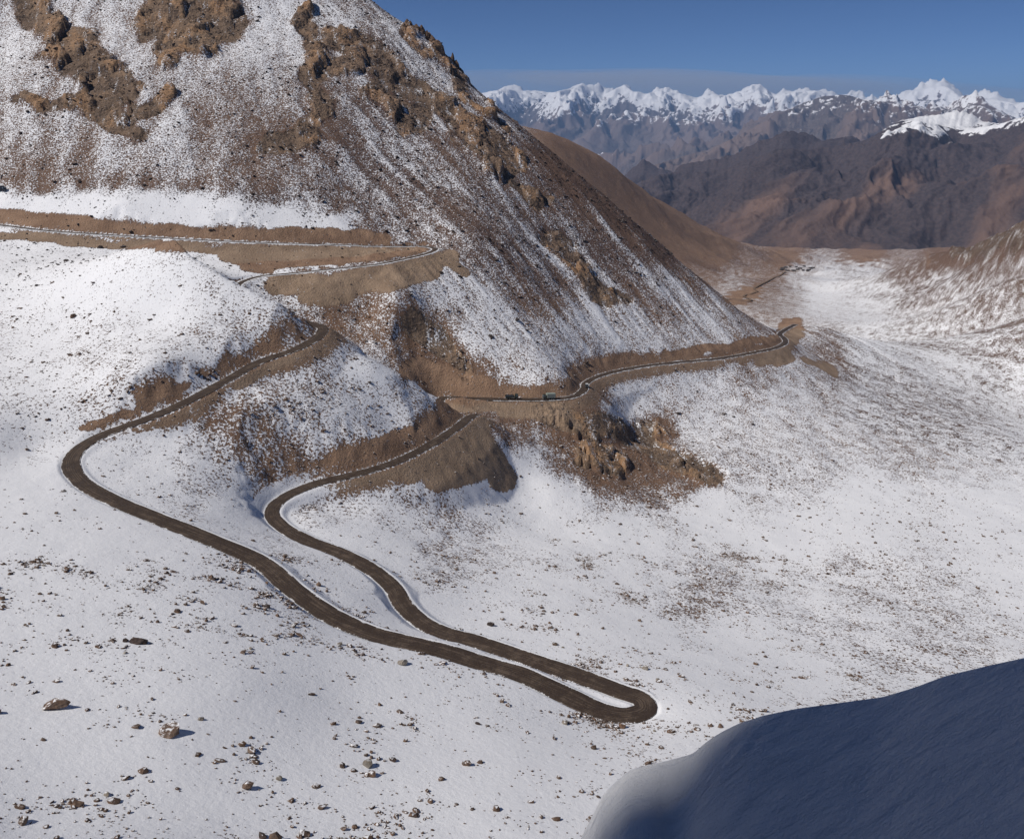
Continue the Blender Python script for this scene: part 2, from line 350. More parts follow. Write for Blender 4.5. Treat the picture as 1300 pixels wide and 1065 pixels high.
# ------------------------------------------------------------------ road cut-and-fill raster (metres)
GX0, GY0, GS = -420.0, 60.0, 0.5
GNX, GNY = int(900 / GS), int(1000 / GS)
g_up = np.full((GNY, GNX), 1e4, np.float32); g_lo = np.full((GNY, GNX), -1e4, np.float32); g_d = np.full((GNY, GNX), 99.0, np.float32); g_z = np.zeros((GNY, GNX), np.float32)
RW = 52.0
for x, y, z in roads[0]:
    i0 = max(0, int((x - RW - GX0) / GS)); i1 = min(GNX, int((x + RW - GX0) / GS)); j0 = max(0, int((y - RW - GY0) / GS)); j1 = min(GNY, int((y + RW - GY0) / GS))
    if i1 <= i0 or j1 <= j0: continue
    xx = GX0 + np.arange(i0, i1) * GS - x; yy = GY0 + np.arange(j0, j1) * GS - y
    d = np.sqrt(xx[None] ** 2 + yy[:, None] ** 2).astype(np.float32); dd = np.maximum(0, d - ROAD_W / 2 - 0.35)
    w = np.where(d > RW, 1e4, 0).astype(np.float32) + np.maximum(0, dd - 28) * 1.2
    s = np.s_[j0:j1, i0:i1]
    g_up[s] = np.minimum(g_up[s], z + 1.0 * dd + w); g_lo[s] = np.maximum(g_lo[s], z - 0.82 * dd - np.maximum(0, dd - 12) * 0.45 - w); g_z[s] = np.where(d < g_d[s], z, g_z[s]); g_d[s] = np.minimum(g_d[s], d)
def g_sample(g, x, y, fill):
    u = (x - GX0) / GS; v = (y - GY0) / GS; ok = (u >= 0) & (v >= 0) & (u < GNX - 1.01) & (v < GNY - 1.01)
    u = np.where(ok, u, 0); v = np.where(ok, v, 0); i = u.astype(int); j = v.astype(int); fu = u - i; fv = v - j
    r = (g[j, i] * (1 - fu) + g[j, i + 1] * fu) * (1 - fv) + (g[j + 1, i] * (1 - fu) + g[j + 1, i + 1] * fu) * fv
    return np.where(ok, r, fill)

# ------------------------------------------------------------------ terrain mesh
rows = [46.0]
while rows[-1] < 7600:
    r = rows[-1]
    rows.append(r + (max(0.5, 1.6 * (r * r + 115 ** 2) / (F * 115)) if r < 420 else 1.2 if r < 790 else (r - 790) * 0.012 + 1.6))
RR = np.array(rows); NC = 830
AZ = np.radians(np.linspace(-45, 45, NC)); NR = len(RR)
ra, aa = [q.ravel() for q in np.meshgrid(RR, AZ, indexing='ij')]
X = ra * np.sin(aa); Y = ra * np.cos(aa)
def upsample(r0, a0, G, r1, a1):
    """bilinear in (row, azimuth)"""
    j = np.clip(np.searchsorted(r0, r1, 'right') - 1, 0, len(r0) - 2); fj = ((r1 - r0[j]) / (r0[j + 1] - r0[j]))[:, None]
    Gr = G[j] * (1 - fj) + G[j + 1] * fj
    i = np.clip(np.searchsorted(a0, a1, 'right') - 1, 0, len(a0) - 2); fi = ((a1 - a0[i]) / (a0[i + 1] - a0[i]))[None]
    return Gr[:, i] * (1 - fi) + Gr[:, i + 1] * fi
_r0 = np.append(RR[:-1:3], RR[-1]); _a0 = np.append(AZ[:-1:3], AZ[-1])
_r, _a = [q.ravel() for q in np.meshgrid(_r0, _a0, indexing='ij')]
Z = upsample(_r0, _a0, base_height(_r * np.sin(_a), _r * np.cos(_a)).reshape(len(_r0), -1), RR, AZ).ravel()
pxv, pyv = project(X, Y, Z)

# snow coverage of the ground (fraction), noted at places of the photograph
COVER = [(0,700,.97),(200,700,.98),(100,640,1.02),(300,800,.95),(150,800,.92),(50,900,1.0),(300,900,.97),(500,900,.96),(700,930,.95),(600,780,.95),(500,700,.95),(450,680,.97),(0,1000,1.0),(650,1000,.97),
 (450,760,.95),(700,800,.95),(800,820,.95),(950,830,.92),(1000,760,.72),(1100,740,.66),(1200,760,.72),(1280,700,.92),(1000,690,.99),(1100,650,1.0),(1250,650,.98),(900,650,.97),(800,700,.93),(700,650,.96),(650,600,.92),
 (880,740,.62),(850,715,.8),(600,690,.68),(565,680,.55),(520,645,.68),(620,640,.88),(430,660,.75),
 (250,600,.6),(350,560,.52),(300,540,.45),(450,500,.7),(480,470,.8),(400,560,.56),(200,600,.88),(300,640,.88),(420,470,.68),(390,600,.45),(540,510,.7),(330,500,.45),(480,520,.66),
 (100,350,.9),(200,380,.86),(300,380,.7),(50,400,.88),(150,430,.74),(250,440,.68),(170,480,.7),(50,480,.8),(50,540,.78),(20,330,.84),(300,340,.85),(350,395,.6),(100,300,.8),
 (100,258,1.0),(300,267,1.02),(420,283,.9),(200,262,1.02),(0,252,.97),(50,255,1.0),(150,260,1.0),(250,264,1.02),(360,275,.97),(0,224,.48),(100,222,.48),(200,222,.5),(300,228,.48),(400,240,.46),
 (100,200,.52),(50,234,.38),(150,240,.38),(250,243,.38),(350,249,.36),(420,258,.36),(470,272,.4),(0,231,.38),(100,237,.38),(200,241,.38),(300,246,.36),(50,150,.62),(20,60,.72),(150,50,.66),(200,180,.6),(160,200,.62),(300,130,.55),(330,40,.7),(355,20,.78),(350,180,.42),(250,220,.6),(420,230,.5),(450,150,.38),(500,250,.42),(600,300,.40),(700,360,.34),(650,250,.42),(550,130,.48),(480,60,.55),(430,20,.6),(620,190,.4),(750,300,.42),
 (800,360,.5),(780,400,.64),(700,430,.64),(620,420,.7),(560,370,.66),(850,380,.5),(900,410,.58),(820,430,.66),(680,460,.66),(500,370,.55),(720,330,.45),
 (450,400,.34),(530,430,.22),(580,470,.15),(480,385,.3),(555,420,.4),(500,450,.25),
 (800,520,.75),(900,500,.66),(900,540,.7),(950,465,.5),(1000,500,.66),(1050,480,.55),(1050,560,.64),(1150,560,.58),(1000,590,.68),(930,600,.62),(1250,600,.68),(1200,530,.62),(1100,440,.76),(1100,500,.66),(1060,455,.4),
 (1100,400,.8),(1050,370,.8),(1200,420,.62),(1250,380,.5),(1300,340,.48),(1300,430,.56),(1270,460,.66),(1200,470,.74),(1300,500,.74),(1200,360,.55),(1280,310,.2),(1215,325,.2),
 (800,270,0),(900,320,.02),(960,345,.3),(930,368,.45),(1000,332,0),(1010,345,.6),(1100,350,.72),(730,195,.02),(850,300,0),(890,350,.3),(1100,325,.0),(1200,326,.0),(1150,330,.35),
 (820,570,.05),(740,530,.15),(870,605,.3),(760,575,.15),(700,560,.3),(680,530,.3),(640,530,.35)]
COVER = np.array(COVER, float)
_gx = np.arange(-72, 1377, 6.0); _gy = np.arange(-72, 1120, 6.0)
_qx, _qy = [q.ravel() for q in np.meshgrid(_gx, _gy)]
_w = ((_qx[:, None] - COVER[:, 0]) ** 2 + (_qy[:, None] - COVER[:, 1]) ** 2 + 60.0) ** -2.0
_T = ((_w @ COVER[:, 2]) / _w.sum(1)).reshape(len(_gy), len(_gx))
def shepard(px, py, C=None):
    u = np.clip((px + 72) / 6, 0, len(_gx) - 1.01); v = np.clip((py + 72) / 6, 0, len(_gy) - 1.01)
    i = u.astype(int); j = v.astype(int); fu = u - i; fv = v - j
    return (_T[j, i] * (1 - fu) + _T[j, i + 1] * fu) * (1 - fv) + (_T[j + 1, i] * (1 - fu) + _T[j + 1, i + 1] * fu) * fv
wx = fbm(X / 45, Y / 45, 3, 50) * 22 * np.clip(ra / 400, 0.4, 1.2); wy = fbm(X / 45, Y / 45, 3, 60) * 22 * np.clip(ra / 400, 0.4, 1.2)
cov = shepard(pxv + wx, pyv + wy * 0.7, COVER)
# craggy rock bands
CAPS = [(50,0,70,50,25),(85,60,140,110,30),(120,120,150,150,16),(205,25,285,15,32),(215,60,240,40,20),(260,45,280,30,30),(385,20,400,60,12),(398,60,408,150,15),(395,165,340,180,14),(410,100,450,75,16),(430,50,560,140,20),(470,120,530,160,16),(560,140,648,215,17),
        (650,225,690,260,9),(700,300,760,370,13),(760,370,800,390,8),(520,40,590,110,9),(590,110,650,170,5),(100,130,170,170,12),(20,125,80,140,10),(170,130,210,120,10),
        (745,545,790,545,14),(790,550,850,575,20),(840,580,900,600,18),(700,520,740,545,18),(740,575,780,590,14),(520,400,560,440,16),(560,430,590,470,14),
        (1215,328,1300,288,8),(1255,322,1300,305,8)]
# bare soil: road cuts, tipped fill and slips
BARE = [(0,272,140,288,9),(140,291,340,298,8),(340,297,490,303,8),(0,300,70,300,6),(60,301,250,312,5),(200,314,300,319,5),(285,319,430,322,12),(430,322,540,319,10),(310,336,340,341,7),(340,330,430,328,10),(350,364,430,362,13),(430,362,545,342,15),(390,378,440,374,9),(540,335,575,325,9),(560,325,590,345,7),
        (520,592,600,545,20),(600,552,638,606,17),(555,603,615,588,20),(500,560,580,530,8),(330,632,420,588,10),(420,585,450,575,10),(450,575,500,555,9),(400,620,500,600,6),
        (860,449,985,428,6),(985,452,1005,415,13),(960,458,1000,455,6),(560,512,720,516,7),(640,520,720,530,10),(700,530,730,540,10),(520,470,620,492,13),(640,492,690,500,6),(745,470,860,450,5),
        (105,543,175,522,5),(190,508,240,490,4),(300,490,390,440,6),(930,380,960,370,8),(1020,460,1060,475,5),(600,500,700,496,6)]
def capsules(L, k0, k1, wob, PX=None, PY=None):
    out = np.zeros(len(X))
    qx = (pxv if PX is None else PX) + wx * wob; qy = (pyv if PX is None else PY) + wy * wob
    for x0, y0, x1, y1, rd in L:
        m = np.nonzero((qx > min(x0, x1) - rd * 2) & (qx < max(x0, x1) + rd * 2) & (qy > min(y0, y1) - rd * 2) & (qy < max(y0, y1) + rd * 2))[0]
        if not len(m): continue
        dx, dy = x1 - x0, y1 - y0; L2 = max(dx * dx + dy * dy, 1.0)
        t = np.clip(((qx[m] - x0) * dx + (qy[m] - y0) * dy) / L2, 0, 1)
        d = np.hypot(qx[m] - x0 - t * dx, qy[m] - y0 - t * dy)
        out[m] = np.maximum(out[m], sstep(rd * k0, rd * k1, d))
    return out
front = ra < 2300
crag = capsules(CAPS, 1.7, 0.35, 1.0)
crag *= front
crag_far = crag * (ra > 900)
# streaks of snow and debris running down the slopes
flank = sstep(330, 520, pxv) * sstep(520, 400, pyv) * (ra < 1000) * (ra > 380)
leftm = sstep(520, 330, pxv) * sstep(252, 235, pyv) * (ra < 1100)
c1 = math.cos(math.radians(44)); s1 = math.sin(math.radians(44))
uu = X * c1 + Y * s1; vv = -X * s1 + Y * c1
st1 = fbm(uu / 13 + fbm(X / 60, Y / 60, 2, 5) * 0.9, vv / 150, 4, 11); st1b = fbm(uu / 4.0, vv / 45, 3, 12)
c2 = math.cos(math.radians(20)); s2 = math.sin(math.radians(20)); u2 = X * c2 + Y * s2; v2 = -X * s2 + Y * c2
st2 = fbm(u2 / 14 + fbm(X / 40, Y / 40, 2, 6) * 0.9, v2 / 110, 4, 21)
val = sstep(1000, 1100, pxv) * (ra > 560) * (ra < 3500)
st3 = fbm((X * .5 + Y * .86) / 40, (X * .86 - Y * .5) / 260, 4, 31)
mid = fbm(X / 9, Y / 9, 4, 41)
cov += flank * (st1 * 0.44 + st1b * 0.26) + leftm * (st2 * 0.28) + val * (st3 * 0.20 + 0.24 * fbm(X / 6, Y / 6, 3, 33) + rng.uniform(-.14, .14, len(X)) - 0.06)
patchy = np.clip(1.25 - cov, 0.12, 0.7)
cov += (mid * (0.5 - 0.30 * np.maximum(flank, leftm)) + 0.45 * fbm(X / 32, Y / 32, 3, 47) * (ra < 420)) * patchy
cb1 = fbm(X / 17, Y / 17, 5, 43); cb2 = fbm(u2 / 4 , v2 / 14, 4, 44)
craw = crag
crag = sstep(0.30, 0.72, craw * 0.90 + 0.50 * cb1 + 0.34 * cb2) * (craw > 0.02)
cov = np.where(craw > 0.01, cov * (1 - crag) - 0.10 * craw * (1 - crag) + crag * (0.10 + 0.30 * cb1 + 0.95 * cb2), cov)
cov -= leftm * 0.10 + flank * 0.02
cov += sstep(380, 300, ra) * sstep(0.8, 0.95, cov) * 0.12

# relief
slope_rock = np.clip(1 - cov, 0, 1)
near = np.clip(ra / 300, 0.35, 1.0)
Z += fbm(X / 30, Y / 30, 4, 71) * 2.2 * near * (0.35 + 0.65 * sstep(0.1, 0.6, slope_rock)) * (ra > 90)
Z += flank * (st1 * 1.5 + st1b * 0.8) + leftm * (st2 * 1.6)
Z += fbm(X / 5, Y / 5, 4, 81) * (0.10 + 0.75 * sstep(0.15, 0.6, slope_rock) * (1 - 0.6 * crag)) * near
Z += fbm(X / 1.6, Y / 1.6, 2, 83) * (0.05 + 0.30 * sstep(0.2, 0.6, slope_rock)) * near
cr_h = fbm(X / 16, Y / 16, 5, 91, ridged=True, gain=0.55)
cr_b = np.floor(fbm(X / 11, Y / 11, 3, 95) * 5) / 5
ci = np.nonzero((craw > 0.01) & (ra < 900))[0]; bw1 = X[ci] / 21 + 0.22 * cb2[ci]; bw2 = Y[ci] / 27 + 0.22 * cb1[ci]
f1, f2, cid, ox, oy = worley(bw1, bw2, 3); g1, g2_, cid2, ox2, oy2 = worley(X[ci] / 7.5 + cid * 3, Y[ci] / 9.5 + cid * 7, 13)
blk = (cid - 0.35) * 8.0 + (ox * np.cos(cid * 40) + oy * np.sin(cid * 40)) * 5.0 + (cid2 - 0.5) * 1.5 + (ox2 * np.cos(cid2 * 30) + oy2 * np.sin(cid2 * 30)) * 1.6 - 2.2 * sstep(0.09, 0.0, f2 - f1) - 0.7 * sstep(0.09, 0, g2_ - g1)
Z[ci] += crag[ci] * np.maximum(blk, -1.5)
cragc = np.zeros(len(X)); cragc[ci] = np.clip(0.65 * cid + 0.35 * cid2 + 0.25 * cb1[ci], 0, 1)
Z += crag_far * (fbm(X / 60, Y / 60, 4, 97, ridged=True) * 14 + 4)
far = sstep(1500, 2500, ra)
Z += far * fbm(X / 260, Y / 260, 5, 101, ridged=True) * np.clip((ra - 1500) * 0.012, 0, 26)
# roads cut into the slope
up = g_sample(g_up, X, Y, 1e4); lo = g_sample(g_lo, X, Y, -1e4); rd = g_sample(g_d, X, Y, 99.0)
rough = fbm(X / 6, Y / 6, 3, 111)
Zc = np.minimum(np.maximum(Z, lo + rough * 0.8 * sstep(4, 8, rd)), up + rough * 1.6 * sstep(4, 8, rd))
dcut = Z - Zc
Z = Zc
core = sstep(ROAD_W / 2 + 0.8, ROAD_W / 2 + 0.3, rd)
Z -= 0.14 * core
cutn = sstep(-0.25, 0.2, fbm(X / 13, Y / 13, 4, 137)); px0, py0 = project(X, Y, Z); cutn = np.where((px0 < 430) & (py0 > 400), cutn, 1.0)
earth = np.maximum(sstep(0.25, 1.0, dcut) * sstep(14, 7, rd) * cutn, 0.75 * sstep(0.35, 1.5, -dcut) * sstep(11, 6, rd)) * sstep(ROAD_W / 2 + 0.2, ROAD_W / 2 + 0.8, rd)
# banks carry fresh snow where the road lies on gentle ground near the hairpins
pxc, pyc = project(X, Y, Z)
calm = sstep(560, 640, pyc) * (1 - sstep(380, 480, pxc) * sstep(720, 600, pyc))
bare = capsules(BARE, 1.6, 0.5, 0.45, pxc, pyc) * front
bare = sstep(0.38, 0.62, bare * 0.95 + 0.42 * fbm(X / 9, Y / 9, 5, 135, gain=0.62)) * (bare > 0.01)
earth *= 1 - 0.92 * calm
earth = np.maximum(earth * 0.9, bare) * sstep(ROAD_W / 2 + 0.2, ROAD_W / 2 + 0.8, rd)
gully = fbm(uu / 3.0, vv / 30, 2, 121)
fanbits = fbm(X / 7, Y / 7, 4, 131)
earth = np.clip(earth * (1.0 + 0.0 * gully), 0, 1)
cov = cov * (1 - earth) + earth * (-0.22 + 0.75 * np.maximum(fanbits, 0) + 0.35 * gully * (fanbits > 0))
berm = sstep(ROAD_W / 2 + 6, ROAD_W / 2 + 2.5, rd) * calm
cov = np.maximum(cov, berm * 1.05)
brownhill = (ra > 1150) * (pxv < 1180) * sstep(0.3, 0.1, shepard(pxv, pyv, COVER))
fillv = sstep(-0.5, 1.0, g_sample(g_z, X, Y, 0.0) - Z) * (rd < 60)
tint = np.clip(sstep(430, 300, pyc) * (0.75 + 0.6 * fbm(X / 70, Y / 70, 3, 141)), 0, 1) * (ra < 1000) * (1 - 0.8 * leftm * 0.6)
tint = np.maximum(tint, val * 0.6); tint = np.maximum(tint, crag_far * 1.0)
earth = np.maximum(earth, brownhill * (0.55 + 0.6 * fbm(X / 180, Y / 180, 4, 151)))
cov = np.where(brownhill > 0.5, np.minimum(cov, 0.18), cov)
tme = mesh_np('terrain', np.stack([X, Y, Z], 1), grid_faces(NR, NC))
for k_, v_ in (('cov', cov), ('earth', np.clip(earth, 0, 1)), ('tint', tint), ('crag', crag), ('fill', fillv), ('cragc', cragc)): attr(tme, k_, v_)
terrain = link('terrain', tme, M_TERRAIN); tag(terrain, 'steep snow-dusted brown mountainside and valley cut by the winding road', kind='structure')

ZG = Z.reshape(NR, NC)
def ground(x, y):
    x = np.asarray(x, float); y = np.asarray(y, float)
    r = np.hypot(x, y); a = np.arctan2(x, y)
    j = np.clip(np.searchsorted(RR, r) - 1, 0, NR - 2); fr = (r - RR[j]) / (RR[j + 1] - RR[j])
    c = (a - AZ[0]) / (AZ[1] - AZ[0]); i = np.clip(c.astype(int), 0, NC - 2); fc = c - i
    return (ZG[j, i] * (1 - fc) + ZG[j, i + 1] * fc) * (1 - fr) + (ZG[j + 1, i] * (1 - fc) + ZG[j + 1, i + 1] * fc) * fr
TT = ZG / RR[:, None]
VIS = TT >= np.maximum.accumulate(np.vstack([np.full((1, NC), -9.0), TT[:-1]]), 0) - 1e-4
def hit(px, py):
    """where the sight line through a photograph pixel meets the ground"""
    a, t = ray(px, py); i = int(np.clip((a - AZ[0]) / (AZ[1] - AZ[0]) + 0.5, 0, NC - 1)); k = int(np.argmax(TT[:, i] >= t))
    if k > 0:
        t0, t1 = TT[k - 1, i], TT[k, i]; r = RR[k - 1] + (RR[k] - RR[k - 1]) * (t - t0) / max(t1 - t0, 1e-9)
    else: r = RR[0]
    x, y = r * math.sin(a), r * math.cos(a); return Vector((x, y, float(ground(x, y))))

# ------------------------------------------------------------------ roads
def road_strip(name, C, width, label, wetf, lift=0.05):
    T = np.gradient(C, axis=0); T[:, 2] = 0; T /= np.linalg.norm(T, axis=1)[:, None]
    N = np.stack([T[:, 1], -T[:, 0], np.zeros(len(T))], 1)
    s = np.concatenate([[0], np.cumsum(np.linalg.norm(np.diff(C, axis=0), axis=1))])
    acr = np.linspace(-1, 1, 9); V = []; wob = 1 + 0.16 * fbm(s / 11, s * 0 + .5, 4, 171)
    for k in acr:
        P = C + N * (k * width / 2 * wob)[:, None]; P[:, 2] += lift + 0.05 * (1 - k * k) - 0.06 * (abs(abs(k) - 0.5) < 0.2) - 0.10 * (abs(k) > 0.99); V.append(P)
    V = np.stack(V, 1).reshape(-1, 3)
    me = mesh_np(name, V, grid_faces(len(C), 9)[:, ::-1])
    attr(me, 'across', np.tile(acr, len(C))); attr(me, 'along', np.repeat(s, 9)); attr(me, 'wet', np.repeat(wetf, 9))
    return tag(link(name, me, M_ROAD), label, kind='structure')
R0 = roads[0]; rpx, rpy = project(R0[:, 0], R0[:, 1], R0[:, 2])
wet = np.where(rpy < 400, 0.22, np.where((rpx > 540) & (rpy < 512), 0.03, -0.10))
wet = np.convolve(np.pad(wet, 20, mode='edge'), np.ones(41) / 41, 'valid')
road_strip('road', R0, ROAD_W, 'muddy dark brown dirt road winding down the snowy slope', wet)
R1 = roads[1].copy(); R1[:, 2] = ground(R1[:, 0], R1[:, 1]) + 1.2
road_strip('road', R1, 4.6, 'distant dirt road bends beyond the mountain shoulder', np.full(len(R1), -0.1), 0.5).data.materials[0] = plain('pale_track_dirt', (0.22, 0.155, 0.11), 0.9, 0.1)

# ------------------------------------------------------------------ far mountains
def ridge(name, crest, rc, rb, zb, wl, amp, seed, mat, label, snow, n_az=520, n_t=100, gain=0.56, skew=0.0, jag=0.6, back=0.5, power=1.1, stretch=1.0):
    C = np.array(crest, float); ca_, ct_ = ray(C[:, 0], C[:, 1]); o = np.argsort(ca_); ca_, ct_ = ca_[o], ct_[o]
    az = np.linspace(ca_[0], ca_[-1], n_az); te = np.interp(az, ca_, ct_)
    te += (fbm(az * F / 7.0, az * 0, 4, seed) * jag * 2.0) / F
    t = np.concatenate([np.linspace(0, 1, n_t) ** 0.9, 1 + np.linspace(0.02, back, 26)])
    T_, A_ = np.meshgrid(t, az, indexing='ij'); zc = rc * te[None]
    rr = rb + (rc - rb) * T_
    zb_ = zb
    front_ = np.minimum(T_, 1.0)
    h = zb_ + (zc - zb_) * front_ ** power - np.maximum(T_ - 1, 0) * (zc - zb_) * 1.1
    wx_ = rr * np.sin(A_); wy_ = rr * np.cos(A_); sk = math.radians(skew)
    u = (wx_ * math.cos(sk) - wy_ * math.sin(sk)) / wl; v = (wx_ * math.sin(sk) + wy_ * math.cos(sk)) / (wl * 2.2)
    w0 = fbm(u.ravel() * 0.6, v.ravel() * 1.3, 3, seed + 3).reshape(u.shape); u = u + 0.45 * w0; v = v + 0.3 * w0
    g = fbm(u.ravel(), v.ravel() * 1.3, 6, seed + 7, ridged=True, gain=gain).reshape(u.shape)
    g2 = fbm(u.ravel() * 0.42, v.ravel() * 0.42, 3, seed + 17, ridged=True).reshape(u.shape)
    win = np.clip(np.abs(1 - T_) / 0.10, 0, 1) * np.clip(T_ / 0.25, 0, 1)
    h = h + win * amp * (0.42 * (g - 0.35) + 0.75 * (g2 - 0.4)) + win * amp * 0.0
    h = np.minimum(h, np.where(T_ < 1, te[None] * rr + 0 * h + (zc - te[None] * rr) * 0 - 0.0, 1e9))   # nothing rises over the skyline
    x = rr * np.sin(A_); y = rr * np.cos(A_)
    px_, py_ = project(x, y, h); cpx, cpy = project(rc * np.sin(A_), rc * np.cos(A_), zc + 0 * A_)
    me = mesh_np(name, np.stack([x, y, h], -1).reshape(-1, 3), grid_faces(len(t), n_az))
    dpy = py_ - cpy
    cv_, tn_ = snow(px_, dpy, g, g2, T_)
    attr(me, 'cov', cv_); attr(me, 'tint', tn_)
    return tag(link(name, me, mat), label, kind='structure')
M_FAR = range_material('far_range', 230, (0.15, 0.122, 0.115), (0.085, 0.072, 0.07), (0.19, 0.145, 0.13))
M_MID = range_material('grey_range', 180, (0.15, 0.118, 0.105), (0.08, 0.065, 0.06), (0.18, 0.13, 0.11))
M_DARK = range_material('dark_range', 110, (0.088, 0.067, 0.066), (0.056, 0.045, 0.048), (0.175, 0.113, 0.088), 3.0, 0.75)
far_crest = [(480,128),(560,122),(615,118),(640,113),(660,116),(680,115),(700,118),(725,112),(738,108),(750,114),(765,122),(780,114),(793,109),(805,117),(820,120),(835,115),(850,118),(870,120),(885,125),(900,119),(920,122),(940,117),(955,108),(965,107),(975,115),(985,121),(1000,118),(1020,116.5),(1040,115.5),(1060,121),(1090,130),(1140,128),(1158,117),(1175,113),(1195,109),(1205,112),(1222,125),(1240,126),(1265,127),(1290,132),(1300,130),(1400,135),(1500,128)]
ridge('snow_range', far_crest, 42000, 30000, -1500, 1300, 1500, 300, M_FAR, 'distant range of white snow peaks on the horizon',
      lambda px, d, g, g2, T: (0.90 - d / 36 + 1.1 * (g - 0.35) + 0.3 * (g2 - .4) - 3.0 * sstep(40, 56, d), 0.5 + 0.8 * (g2 - 0.4)), jag=0.55, skew=8, gain=0.57, n_az=640, n_t=130)
mid_crest = [(740,262),(790,236),(830,210),(870,198),(900,190),(930,176),(960,160),(985,146),(1000,140),(1020,131),(1040,124),(1055,121.5),(1075,121),(1095,126),(1115,129),(1150,134),(1180,140),(1205,141),(1225,137),(1235,134),(1250,137),(1280,147),(1300,157),(1350,165),(1450,160),(1550,150)]
ridge('grey_mountain', mid_crest, 24000, 16000, -1500, 1000, 1100, 400, M_MID, 'hazy grey brown mountain ridge below the snow peaks',
      lambda px, d, g, g2, T: (np.where(px > 1000, 0.28, -0.9) - d / 60 + 0.55 * (g - 0.35), 0.4 + 0.9 * (g2 - 0.4)), jag=0.8, skew=22)
dark_crest = [(740,262),(780,246),(820,228),(835,222),(870,220),(900,218),(925,213),(945,204),(962,199),(985,190),(1000,188),(1012,190.5),(1030,190),(1050,187),(1075,183),(1095,179),(1110,172),(1125,163),(1145,153),(1165,153.5),(1185,158),(1200,161),(1225,163),(1245,162),(1265,158),(1280,155),(1300,149),(1350,138),(1450,128),(1550,120)]
ridge('dark_ridge', dark_crest, 10500, 5900, -1040, 900, 520, 500, M_DARK, 'dark purple brown mountain ridge with a snowy crest closing the valley',
      lambda px, d, g, g2, T: (sstep(1100, 1135, px) * (0.78 - d / 15 + 2.0 * (g - 0.35)) - 0.25 - 0.2 * (px < 1100), 0.18 + 1.0 * fbm((px / 75 + (1 - T) * 4.0).ravel(), (T * 2.5).ravel(), 5, 577).reshape(T.shape) + 0.3 * (g - .35) + 0.6 * (0.42 - T)), jag=0.9, skew=36, power=1.0, gain=0.56, n_az=420, n_t=230)
# plain under the ranges, reaching the horizon
_r = np.array([5200., 8000, 12000, 20000, 35000, 60000, 110000]); _a = np.radians(np.linspace(-70, 70, 40)); _R, _A = np.meshgrid(_r, _a, indexing='ij')
_z = np.interp(_R, [5200, 7000, 12000, 120000], [-1080, -1150, -1900, -2050])
gme = mesh_np('valley_floor', np.stack([_R * np.sin(_A), _R * np.cos(_A), _z], -1).reshape(-1, 3), grid_faces(len(_r), len(_a)))
attr(gme, 'cov', np.full(_R.size, -0.3)); attr(gme, 'tint', np.full(_R.size, 0.9))
tag(link('valley_floor', gme, M_DARK), 'brown floor of the far valley', kind='structure')

# ------------------------------------------------------------------ snow drift at the edge of the pass, and an unseen crag added to shade it
def drift_material():
    s_ = NT('drifted_snow'); m1 = s_.mapv((1, 3, 1), (0, 0, math.radians(35)))
    n1 = s_.noise(1.1, 7, 0.55, vec=m1); n2 = s_.noise(26, 5, 0.65)
    return s_.out(SNOW, 0.85, s_.bump(s_.math('ADD', n1, s_.math('MULTIPLY', n2, 0.16)), 0.8, 0.3), 0.2)
dc = np.array([(-400,1500),(600,1450),(690,1180),(735,1068),(768,1005),(800,977),(850,965),(880,957),(888,950),(898,941),(915,931),(940,919),(975,908),(1010,900),(1060,893),(1120,885),(1160,873),(1200,858),(1250,846),(1300,835),(1400,812),(1550,780),(1750,770),(3000,800),(6000,1000)], float)
da, dt = ray(dc[:, 0], dc[:, 1]); _az = np.concatenate([np.linspace(da[0], da[-3], 640), np.linspace(da[-3] + 0.02, da[-1], 24)]); _te = np.interp(_az, da, dt)
_te = np.convolve(np.pad(_te, 2, mode='edge'), np.ones(5) / 5, 'valid')
_rr = np.concatenate([np.linspace(1.6, 8.4, 70), np.linspace(8.45, 9.6, 60), np.linspace(9.8, 14, 20), np.linspace(15, 56, 24)])
_R, _A = np.meshgrid(_rr, _az, indexing='ij'); RC = 9.0
zc = RC * _te[None] + 0 * _R
zi = zc - 0.16 * np.maximum(RC - _R, 0) ** 1.15 + 0.9 * np.maximum(5.6 - _R, 0) ** 1.25
o_ = np.maximum(_R - RC, 0); zo = zc - (np.sqrt((1.32 * o_) ** 2 + 0.02 ** 2) - 0.02)
_z = np.where(_R < RC, zi, zo)
xx = _R * np.sin(_A); yy = _R * np.cos(_A)
fade = sstep(12, 9.2, _R)
_z += fade * (fbm((xx * .8 + yy * .6).ravel() * 0.9, (xx * .6 - yy * .8).ravel() * 0.25, 3, 601).reshape(_R.shape) * 0.16 * sstep(9.0, 8.3, _R))
lump = np.exp(-(((_A - ray(945, 900)[0]) / 0.045) ** 2 + ((_R - 8.45) / 0.5) ** 2))
_z += lump * (0.10 * np.abs(fbm((xx * 3).ravel(), (yy * 3).ravel(), 3, 611).reshape(_R.shape)) + 0.06)
_z -= 0.22 * np.exp(-(((_A - ray(868, 900)[0]) / 0.03) ** 2)) * sstep(9.0, 8.2, _R)
_z = np.minimum(_z, -1.75)
dme = mesh_np('snow_drift', np.stack([xx, yy, _z], -1).reshape(-1, 3), grid_faces(len(_rr), len(_az)))
tag(link('snow_drift', dme, drift_material()), 'smooth wind-packed snow drift in shade at the edge of the pass', kind='structure')

